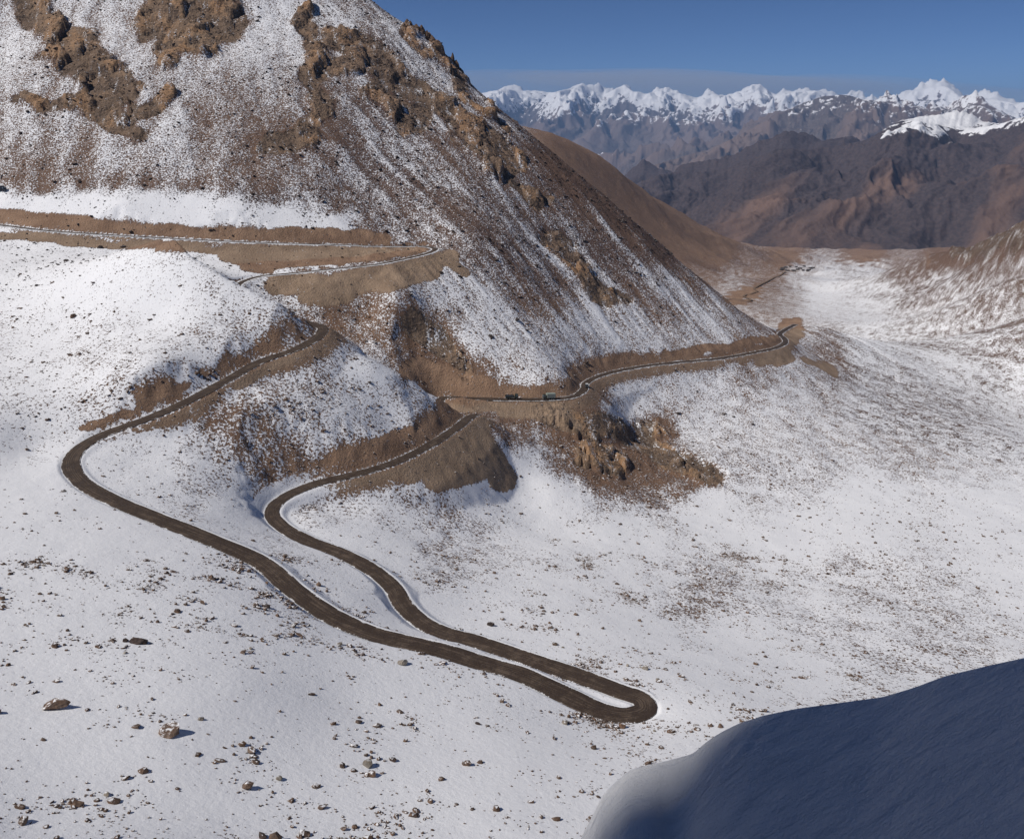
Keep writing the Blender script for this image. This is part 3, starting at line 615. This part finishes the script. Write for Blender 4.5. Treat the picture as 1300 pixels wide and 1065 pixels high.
Sv = np.array(SUN); rt = np.cross([0, 0, 1.0], Sv); rt /= np.linalg.norm(rt); sh = Sv.copy(); sh[2] = 0; sh /= np.linalg.norm(sh)
_a = np.concatenate([np.linspace(-90, -30, 30), np.linspace(-29, -9.2, 50), np.linspace(-9, -3, 60), np.linspace(-2.8, 12, 40), np.linspace(13, 260, 60)]); _d = np.linspace(-100, 120, 60)
_D, _A = np.meshgrid(_d, _a, indexing='ij')
prof = np.interp(_A, [-92, -62, -32, -10, -8.05, -7.35, -4, 10, 30, 80, 150, 260], [-190, -140, -75, -25, -5, 3.5, 12, 34, 45, 40, 0, -150])  # steep edge shaped to lay a soft shadow across the drift
_z = 170 * Sv[2] + prof - np.where(_D < 0, 2.3, 1.3) * np.abs(_D) + fbm(_A.ravel() / 20, _D.ravel() / 20, 4, 701).reshape(_D.shape) * 6 * np.clip(np.abs(_D) / 30, 0, 1)
P = 170 * Sv[None, None] * np.array([1, 1, 0]) + _A[..., None] * rt + _D[..., None] * sh; P[..., 2] = np.maximum(_z, -95)
cme = mesh_np('shade_crag', P.reshape(-1, 3), grid_faces(len(_d), len(_a)))
for k_, v_ in (('cov', np.full(_D.size, .45)), ('earth', np.zeros(_D.size)), ('tint', np.full(_D.size, .5)), ('crag', np.full(_D.size, .3))): attr(cme, k_, v_)
tag(link('shade_crag', cme, M_TERRAIN), 'unseen rocky crag added to shade the snow drift', kind='structure')

# ------------------------------------------------------------------ rocks
def rock_mesh(seed, flat=0.55, sub=2, cuts=9):
    rg = random.Random(seed); bm = bmesh.new(); bmesh.ops.create_icosphere(bm, subdivisions=sub, radius=1.0)
    for _ in range(cuts):
        n = Vector((rg.gauss(0, 1), rg.gauss(0, 1), rg.gauss(0, 0.8))).normalized(); d = rg.uniform(0.45, 0.8)
        for v in bm.verts:
            k = v.co.dot(n)
            if k > d: v.co -= n * (k - d)
    sx, sy, sz = rg.uniform(0.8, 1.25), rg.uniform(0.6, 0.95), flat * rg.uniform(0.75, 1.25)
    for v in bm.verts:
        v.co = Vector((v.co.x * sx, v.co.y * sy, v.co.z * sz)) * (1 + rg.uniform(-0.05, 0.05))
    me = bpy.data.meshes.new('rock'); bm.to_mesh(me); bm.free(); return me
ROCKS = [rock_mesh(40 + i, 0.40 + 0.35 * (i % 4) / 3, 2 if i < 4 else 1) for i in range(16)]
for i, m in enumerate(ROCKS): m.materials.append((M_ROCK, M_ROCK, M_ROCK, M_ROCKG, M_ROCK, M_ROCKD, M_ROCK, M_ROCK)[i % 8])
def put_rock(name, me, P, size, rz, tilt=0.0, sink=0.25):
    o = bpy.data.objects.new(name, me); COL.objects.link(o)
    o.location = (P[0], P[1], P[2] + size * (0.5 - sink) * 0.55); o.scale = (size / 2,) * 3; o.rotation_euler = (tilt, tilt * 0.6, rz)
    return o
def big_rock(px, py, wpx, seed, flat, mat, label, rz=0.0, cuts=9):
    P = hit(px, py); D = P.length; me = rock_mesh(seed, flat, 3, cuts); me.materials.append(mat)
    return tag(put_rock('boulder', me, P, wpx * D / F, rz), label, 'boulder')
big_rock(176, 816, 17, 901, 0.6, M_ROCKD, 'dark angular boulder alone on the snow slope left of the road', 0.4)
big_rock(160, 814, 9, 902, 0.5, M_ROCKD, 'small dark rock touching the dark angular boulder', 1.9)
big_rock(219, 931, 25, 903, 0.62, M_ROCK, 'low brown slab boulder with a snow cap and dark front', 0.1, 12)
big_rock(69, 898, 25, 904, 0.48, M_ROCK, 'brown boulder with one pale side and one dark side', 0.3, 12)
big_rock(511, 842, 15, 905, 0.75, M_ROCKG, 'pale grey rounded boulder just below the long road', 0.0)
big_rock(745, 461, 8, 906, 0.8, M_ROCKD, 'black boulder on the slope above the lower road bend', 0.0)
big_rock(623, 794, 11, 907, 0.5, M_ROCKD, 'dark flat rock on the snow beyond the hairpin loop', 0.0)
big_rock(93, 403, 10, 908, 0.5, M_ROCK, 'brown rock standing alone on the smooth snowy hump', 0.0)

# stones lying on the near slopes: scattered over the ground by area, in drifts of debris
Aarea = (np.gradient(RR)[:, None] * RR[:, None] * (AZ[1] - AZ[0]) * np.ones((1, NC)))
covG = cov.reshape(NR, NC); rdG = rd.reshape(NR, NC); pxG = pxc.reshape(NR, NC); pyG = pyc.reshape(NR, NC); earthG = earth.reshape(NR, NC)
inframe = (pxG > -30) & (pxG < 1330) & (pyG < 1080) & (pyG > -20)
clus = fbm(X / 11, Y / 11, 4, 201).reshape(NR, NC); clus2 = fbm(X / 45, Y / 45, 3, 205).reshape(NR, NC)
dens = np.exp(5.4 * clus + 3.2 * clus2) * (1 + 5.0 * ((pxG < 470) & (pyG > 700) & (pyG < 870)) + 2.0 * (pyG > 700) * (pxG < 1000) + 2.5 * (pyG > 900)) * (0.25 + 1.2 * np.clip(1.05 - covG, 0, 1)) * (rdG > ROAD_W / 2 + 1.4) * inframe * (1 - 0.7 * np.clip(earthG, 0, 1))
RG = RR[:, None] * np.ones((1, NC))
def scatter(weight, k):
    w = (weight * Aarea).ravel(); w = w / w.sum(); idx = rng.choice(w.size, k, p=w)
    r = RG.ravel()[idx] + rng.uniform(-.5, .5, k) * np.gradient(RR)[idx // NC]; a = np.tile(AZ, NR)[idx] + rng.uniform(-.5, .5, k) * (AZ[1] - AZ[0])
    r = np.clip(r, RR[0], RR[-1] - 1); x = r * np.sin(a); y = r * np.cos(a); return x, y, ground(x, y), idx
r0x, r0y = rpx, rpy
def upper_arm_y(px):   # the long road's place in the picture, to name the side a stone lies on
    m = (rpy > 560); seg = slice(int(np.argmin(np.hypot(rpx - 90, rpy - 588))), int(np.argmin(np.hypot(rpx - 800, rpy - 907))))
    return np.interp(px, rpx[seg], rpy[seg])
x, y, z, idx = scatter(dens * (RG < 240) * (RG > 84), 330)
sz = np.clip(rng.pareto(2.2, 330) * 0.4 + 0.7, 0.7, 2.3)
ppx, ppy = project(x, y, z)
for k in np.argsort(-sz)[:285]:
    front_side = ppy[k] > upper_arm_y(ppx[k])
    if ppx[k] > 835 or (not front_side and (ppx[k] > 560 and ppy[k] < 905)): zi = 2
    elif front_side: zi = 0
    else: zi = 1
    me_i = int(rng.integers(0, 16)); hue = {'dark_stone': 'dark', 'grey_stone': 'pale grey'}.get(ROCKS[me_i].materials[0].name, 'brown')
    shp = 'flat' if me_i % 4 < 2 else 'blocky'; siz = 'large' if sz[k] > 1.3 else 'small'
    where, gp = [('on the open snow slope below the long road', 'on the near snow slope'), ('on the snowy ground between the road arms', 'between the road arms'), ('on the snow bowl beyond the hairpin bend', 'in the snow bowl')][zi]
    o = put_rock('stone', ROCKS[me_i], (x[k], y[k], z[k]), float(sz[k]), float(rng.uniform(0, 6.28)), float(rng.uniform(-.25, .25)))
    tag(o, f'{siz} {shp} {hue} stone {where}', 'stone', f'{siz} {shp} {hue} stones {gp}')
def stones(name, weight, k, smin, smax, par, label, mat):
    x, y, z, _ = scatter(weight, k)
    t = (1 + 5 ** .5) / 2
    bv = np.array([(-1,t,0),(1,t,0),(-1,-t,0),(1,-t,0),(0,-1,t),(0,1,t),(0,-1,-t),(0,1,-t),(t,0,-1),(t,0,1),(-t,0,-1),(-t,0,1)]) / 1.9
    bf = np.array([(0,11,5),(0,5,1),(0,1,7),(0,7,10),(0,10,11),(1,5,9),(5,11,4),(11,10,2),(10,7,6),(7,1,8),(3,9,4),(3,4,2),(3,2,6),(3,6,8),(3,8,9),(4,9,5),(2,4,11),(6,2,10),(8,6,7),(9,8,1)])
    size = np.clip(rng.pareto(par, k) * smin + smin, smin, smax)
    V = bv[None] * (1 + rng.uniform(-.38, .32, (k, 12, 1))) * np.stack([rng.uniform(.75, 1.3, k), rng.uniform(.6, 1.0, k), rng.uniform(.35, .75, k)], 1)[:, None]
    th = rng.uniform(0, 6.28, k)[:, None]; c, s_ = np.cos(th), np.sin(th); tl = rng.uniform(-.4, .4, k)[:, None]
    Vz = V[..., 2] + V[..., 0] * tl
    V = np.stack([V[..., 0] * c - V[..., 1] * s_, V[..., 0] * s_ + V[..., 1] * c, Vz], -1) * (size / 2)[:, None, None]
    V += np.stack([x, y, z + size * 0.06], 1)[:, None]
    me = mesh_np(name, V.reshape(-1, 3), (bf[None] + 12 * np.arange(k)[:, None, None]).reshape(-1, 3), False)
    return tag(link(name, me, mat), label, kind='stuff')
stones('scattered_stones', dens * (RG < 330) * (RG > 60), 20000, 0.22, 1.5, 2.2, 'countless small brown stones strewn over the near snow', M_ROCK)
dens2 = (0.15 + np.clip(1.0 - covG, 0, 1.1)) * np.exp(1.6 * clus) * (rdG > ROAD_W / 2 + 1.4) * inframe * (1 - 0.85 * np.clip(earthG, 0, 1)) * (VIS | (RG < 300))
tintG = tint.reshape(NR, NC)
stones('slope_debris', dens2 * (RG >= 300) * (RG < 480) * (1 - tintG), 6500, 0.45, 2.0, 2.6, 'countless brown blocks of debris on the middle slopes', M_ROCK)
stones('mountain_debris', dens2 * (RG >= 430) * (RG < 800) * (tintG + .15) * (pxG < 960), 9000, 0.7, 3.2, 2.8, 'countless dark blocks of debris on the mountain flank', M_ROCKD)

# rock spires on the mountain's skyline ridge
def spire(px, py_top, py_base, wpx, seed):
    r = 768.0; top = at_r(px, py_top, r); base = at_r(px, py_base, r); base = np.array([base[0], base[1], float(ground(base[0], base[1]))]); h = max(top[2] - base[2], 4.0) + 3.0; w = wpx * r / F / 2
    rg = random.Random(seed); bm = bmesh.new(); rings = []; ns, nr = 9, 8
    offs = [rg.uniform(0.7, 1.25) for _ in range(ns)]
    lean = rg.uniform(-0.12, 0.12)
    for k in range(nr):
        f = k / (nr - 1); sc = w * (1.25 - 0.35 * f - 0.65 * f ** 3)
        rings.append([bm.verts.new((math.cos(6.283 * q / ns) * sc * offs[q] * rg.uniform(.85, 1.15) + lean * h * f, math.sin(6.283 * q / ns) * sc * offs[q] * rg.uniform(.85, 1.15), h * f * rg.uniform(.94, 1.04) - 3.0)) for q in range(ns)])
    for k in range(nr - 1):
        for q in range(ns):
            bm.faces.new((rings[k][q], rings[k][(q + 1) % ns], rings[k + 1][(q + 1) % ns], rings[k + 1][q]))
    tv = bm.verts.new((lean * h, 0, h - 2.4))
    for q in range(ns): bm.faces.new((rings[-1][q], rings[-1][(q + 1) % ns], tv))
    me = bpy.data.meshes.new('rock_spire'); bm.to_mesh(me); bm.free()
    o = link('rock_spire', me, M_SPIRE); o.location = base
    return tag(o, 'jagged brown rock spire on the skyline ridge of the mountain', 'rock spire', 'rock spires along the skyline ridge')
for i, a in enumerate([(516, 28, 37, 8), (521, 30, 42, 7), (529, 33, 50, 9), (537, 39, 58, 8), (542, 40, 62, 6), (549, 50, 72, 9), (554, 56, 76, 7), (563, 68, 80, 7), (575, 68, 90, 6), (581, 77, 98, 8), (585, 88, 106, 8)]): spire(*a, 800 + i)

# ------------------------------------------------------------------ vehicles
M_GREEN = plain('dark_olive_paint', (0.035, 0.045, 0.038)); M_GREYG = plain('pale_grey_green_paint', (0.30, 0.34, 0.30)); M_BLACK = plain('black_rubber', (0.02, 0.02, 0.02), 0.8, 0.2)
M_NAVY = plain('dark_blue_grey_canvas', (0.03, 0.038, 0.06), 0.8, 0.2); M_GLASS = plain('window_glass', (0.12, 0.15, 0.18), 0.1, 0.5, 0.02); M_DARKC = plain('dark_car_paint', (0.025, 0.027, 0.03), 0.35); M_WHITE = plain('white_roof_paint', (0.7, 0.7, 0.7)); M_STEEL = plain('steel', (0.2, 0.2, 0.2), 0.4)
def bevel_box(name, size, loc, mat, parent, bev=0.06, taper=0.0):
    bm = bmesh.new(); bmesh.ops.create_cube(bm, size=1.0)
    for v in bm.verts:
        k = 1 - taper * (v.co.z > 0); v.co = Vector((v.co.x * size[0] * k, v.co.y * size[1] * k, v.co.z * size[2]))
    if bev: bmesh.ops.bevel(bm, geom=bm.edges[:], offset=bev, segments=2, affect='EDGES')
    me = bpy.data.meshes.new(name); bm.to_mesh(me); bm.free(); o = link(name, me, mat, parent); o.location = loc; return o
def wheel(parent, x, y, r, w):
    bm = bmesh.new(); bmesh.ops.create_cone(bm, cap_ends=True, segments=18, radius1=r, radius2=r, depth=w, matrix=Matrix.Rotation(math.pi / 2, 4, 'X'))
    bmesh.ops.bevel(bm, geom=[e for e in bm.edges if e.calc_face_angle(0) > 1], offset=0.05, segments=2, affect='EDGES')
    me = bpy.data.meshes.new('wheel'); bm.to_mesh(me); bm.free(); o = link('wheel', me, M_BLACK, parent); o.location = (x, y, r)
    bm = bmesh.new(); bmesh.ops.create_cone(bm, cap_ends=True, segments=14, radius1=r * .5, radius2=r * .42, depth=w * 1.06, matrix=Matrix.Rotation(math.pi / 2, 4, 'X'))
    me = bpy.data.meshes.new('hub'); bm.to_mesh(me); bm.free(); link('hub', me, M_STEEL, o)
def on_road(px, py):
    k = int(np.argmin(np.hypot(rpx - px, rpy - py) + (rpy < 450) * 99)); T = R0[min(k + 3, len(R0) - 1)] - R0[max(k - 3, 0)]
    return R0[k], T / np.linalg.norm(T)
def place(o, px, py, rev, side=0.0, P=None, T=None):
    if P is None: P, T = on_road(px, py)
    T = -np.asarray(T) if rev else np.asarray(T); N = np.array([T[1], -T[0], 0])
    o.location = P + N * side + np.array([0, 0, 0.10]); o.rotation_euler = (0, -math.asin(T[2]), math.atan2(T[1], T[0]))
def truck(label, body_mat, cab_mat, bed, open_bed=False, L=6.8):
    t = empty('truck'); tag(t, label, 'truck')
    bevel_box('chassis', (L, 1.0, 0.25), (0, 0, 0.85), M_BLACK, t, 0.03)
    c = bevel_box('cab', (1.7, 2.2, 1.75), (L / 2 - 0.9, 0, 1.85), cab_mat, t, 0.12, 0.06)
    g = bevel_box('windscreen', (0.06, 1.8, 0.7), (0.82, 0, 0.35), M_GLASS, c, 0.02)
    for sd in (-1, 1): bevel_box('side_window', (0.9, 0.05, 0.6), (0.1, sd * 1.055, 0.38), M_GLASS, c, 0.02)
    for sd in (-1, 1): bevel_box('headlight', (0.06, 0.3, 0.22), (L / 2 - 0.02, sd * 0.8, 1.2), M_WHITE, t, 0.02)
    bevel_box('bumper', (0.18, 2.2, 0.3), (L / 2 + 0.06, 0, 0.75), M_STEEL, t, 0.04)
    bl = L - 2.0
    if open_bed:
        bevel_box('bed_floor', (bl, 2.3, 0.18), (-L / 2 + bl / 2, 0, 1.12), body_mat, t, 0.03)
        for sd in (-1, 1): bevel_box('bed_side', (bl, 0.08, 0.75), (-L / 2 + bl / 2, sd * 1.12, 1.55), body_mat, t, 0.02)
        bevel_box('tailgate', (0.08, 2.2, 0.75), (-L / 2, 0, 1.55), body_mat, t, 0.02)
        bevel_box('tarpaulin', (bl * .9, 2.0, 0.55), (-L / 2 + bl / 2, 0, 1.5), M_NAVY, t, 0.15, 0.1)
    else:
        b = bevel_box('cargo_box', (bl, 2.35, bed), (-L / 2 + bl / 2, 0, 1.05 + bed / 2), body_mat, t, 0.10)
        for q in range(4): bevel_box('rib', (0.07, 2.4, bed * 0.9), (-bl / 2 + 0.6 + q * (bl - 1.2) / 3, 0, 0), body_mat, b, 0.01)
    for wx_ in (L / 2 - 1.0, -L / 2 + 1.0, -L / 2 + 2.05):
        for sd in (-1, 1): wheel(t, wx_, sd * 0.95, 0.48, 0.32)
    return t
t1 = truck('dark olive truck with a taller cab and low cargo bed on the lower road', M_GREEN, M_GREEN, 1.4, True); place(t1, 649, 506.5, False, -0.6)
t2 = truck('truck with a pale grey green cargo box and dark cab on the lower road', M_GREYG, M_GREEN, 2.3); place(t2, 695, 506.5, True, -0.6)
t3 = truck('dark blue grey covered truck parked on the ledge above the upper road', M_NAVY, M_NAVY, 2.2)
_P = hit(2, 243); place(t3, 0, 0, False, 0.0, P=np.array(_P), T=np.array([0.93, -0.36, 0.0]))
j = empty('jeep'); tag(j, 'dark jeep with a white roof driving round the lower road bend', 'jeep')
b = bevel_box('body', (4.2, 1.8, 0.8), (0, 0, 0.85), M_DARKC, j, 0.12); cb = bevel_box('cabin', (2.7, 1.65, 0.75), (-0.5, 0, 1.6), M_DARKC, j, 0.12, 0.12)
bevel_box('windscreen', (0.05, 1.4, 0.5), (1.27, 0, 0.0), M_GLASS, cb, 0.01); bevel_box('rear_window', (0.05, 1.3, 0.45), (-1.29, 0, 0.03), M_GLASS, cb, 0.01)
for sd in (-1, 1): bevel_box('side_window', (2.1, 0.05, 0.42), (0, sd * 0.79, 0.03), M_GLASS, cb, 0.01); bevel_box('headlight', (0.06, 0.3, 0.2), (2.1, sd * 0.6, 0.95), M_WHITE, j, 0.02)
bevel_box('roof', (2.3, 1.5, 0.08), (-0.5, 0, 2.0), M_WHITE, j, 0.03)
for wx_ in (1.3, -1.3):
    for sd in (-1, 1): wheel(j, wx_, sd * 0.8, 0.38, 0.24)
place(j, 742, 492, True, -1.2)

# ------------------------------------------------------------------ camp huts far down the valley
M_HUT = plain('hut_wall', (0.16, 0.13, 0.11)); M_HUTR = plain('hut_roof', (0.075, 0.068, 0.066))
def hut(px, py, L, Wd, H, rz):
    P = hit(px, py); t = empty('hut', P, rz)
    tag(t, 'small dark roofed hut in the camp on the valley floor', 'hut', 'huts of the valley camp')
    bevel_box('wall', (L, Wd, H + 3), (0, 0, H / 2 - 1.5), M_HUT, t, 0)
    bm = bmesh.new(); q = [bm.verts.new((sx * (L / 2 + .4), sy * (Wd / 2 + .5), H + .01)) for sx in (-1, 1) for sy in (-1, 1)] + [bm.verts.new((sx * (L / 2 + .4), 0, H + Wd * .32)) for sx in (-1, 1)]
    for f in ((0, 2, 5, 4), (3, 1, 4, 5), (1, 0, 4), (2, 3, 5), (0, 1, 3, 2)): bm.faces.new([q[i] for i in f])
    me = bpy.data.meshes.new('roof'); bm.to_mesh(me); bm.free(); link('roof', me, M_HUTR, t)
    bevel_box('door', (1.2, 0.15, 2.2), (0, -Wd / 2 - 0.05, 1.1), M_BLACK, t, 0)
hr = random.Random(5)
for i in range(16): hut(992 + i * 2.7 + hr.uniform(-1, 1), 338.5 + hr.uniform(0, 6.5), hr.uniform(7, 15), hr.uniform(4.5, 6), hr.uniform(2.6, 3.4), hr.uniform(-0.4, 0.4))

# ------------------------------------------------------------------ haze and a thin band of cloud
def box_mesh(name, lo_, hi_):
    bm = bmesh.new(); bmesh.ops.create_cube(bm, size=1.0)
    for v in bm.verts:
        v.co = Vector([lo_[i] + (hi_[i] - lo_[i]) * (v.co[i] + 0.5) for i in range(3)])
    me = bpy.data.meshes.new(name); bm.to_mesh(me); bm.free(); return me
def volume_mat(name, col, dens, aniso=0.0):
    m = bpy.data.materials.new(name); m.use_nodes = True; nt = m.node_tree; nt.nodes.remove(nt.nodes['Principled BSDF'])
    v = nt.nodes.new('ShaderNodeVolumePrincipled'); v.inputs['Color'].default_value = (*col, 1); v.inputs['Density'].default_value = dens; v.inputs['Anisotropy'].default_value = aniso
    nt.links.new(v.outputs[0], nt.nodes['Material Output'].inputs['Volume']); return m
hz = link('haze', box_mesh('haze', (-90000, -3000, -2200), (90000, 56000, 1350)), volume_mat('haze', (0.36, 0.58, 1.0), 1.9e-5))
tag(hz, 'thin blue haze filling the valley air', 'haze', kind='stuff')
M_CLOUD = volume_mat('cloud', (0.95, 0.95, 1.0), 4.0e-5)
def cloud(px0, py0, px1, py1, r, thick, depth, label):
    a = at_r(px0, py0, r); b = at_r(px1, py1, r); c = (a + b) / 2
    bm = bmesh.new(); bmesh.ops.create_icosphere(bm, subdivisions=4, radius=1.0)
    L = np.linalg.norm(b - a) / 2
    for v in bm.verts:
        k = 1 + 0.25 * math.sin(v.co.x * 9 + v.co.y * 3) * (1 - abs(v.co.x)); v.co = Vector((v.co.x * L, v.co.y * depth, v.co.z * thick * k))
    me = bpy.data.meshes.new('cloud'); bm.to_mesh(me); bm.free()
    for p in me.polygons: p.use_smooth = True
    o = link('cloud', me, M_CLOUD); d = Vector(b - a)
    o.location = c; o.rotation_euler = (0, -math.atan2(d.z, math.hypot(d.x, d.y)), math.atan2(d.y, d.x))
    return tag(o, label, 'cloud')
cloud(430, 104, 1150, 112, 90000, 1250, 9000, 'thin pale cloud band low in the sky beside the mountain slope')
cloud(640, 96, 1500, 140, 97000, 1500, 9000, 'thin pale cloud streak sloping down behind the snow peaks')
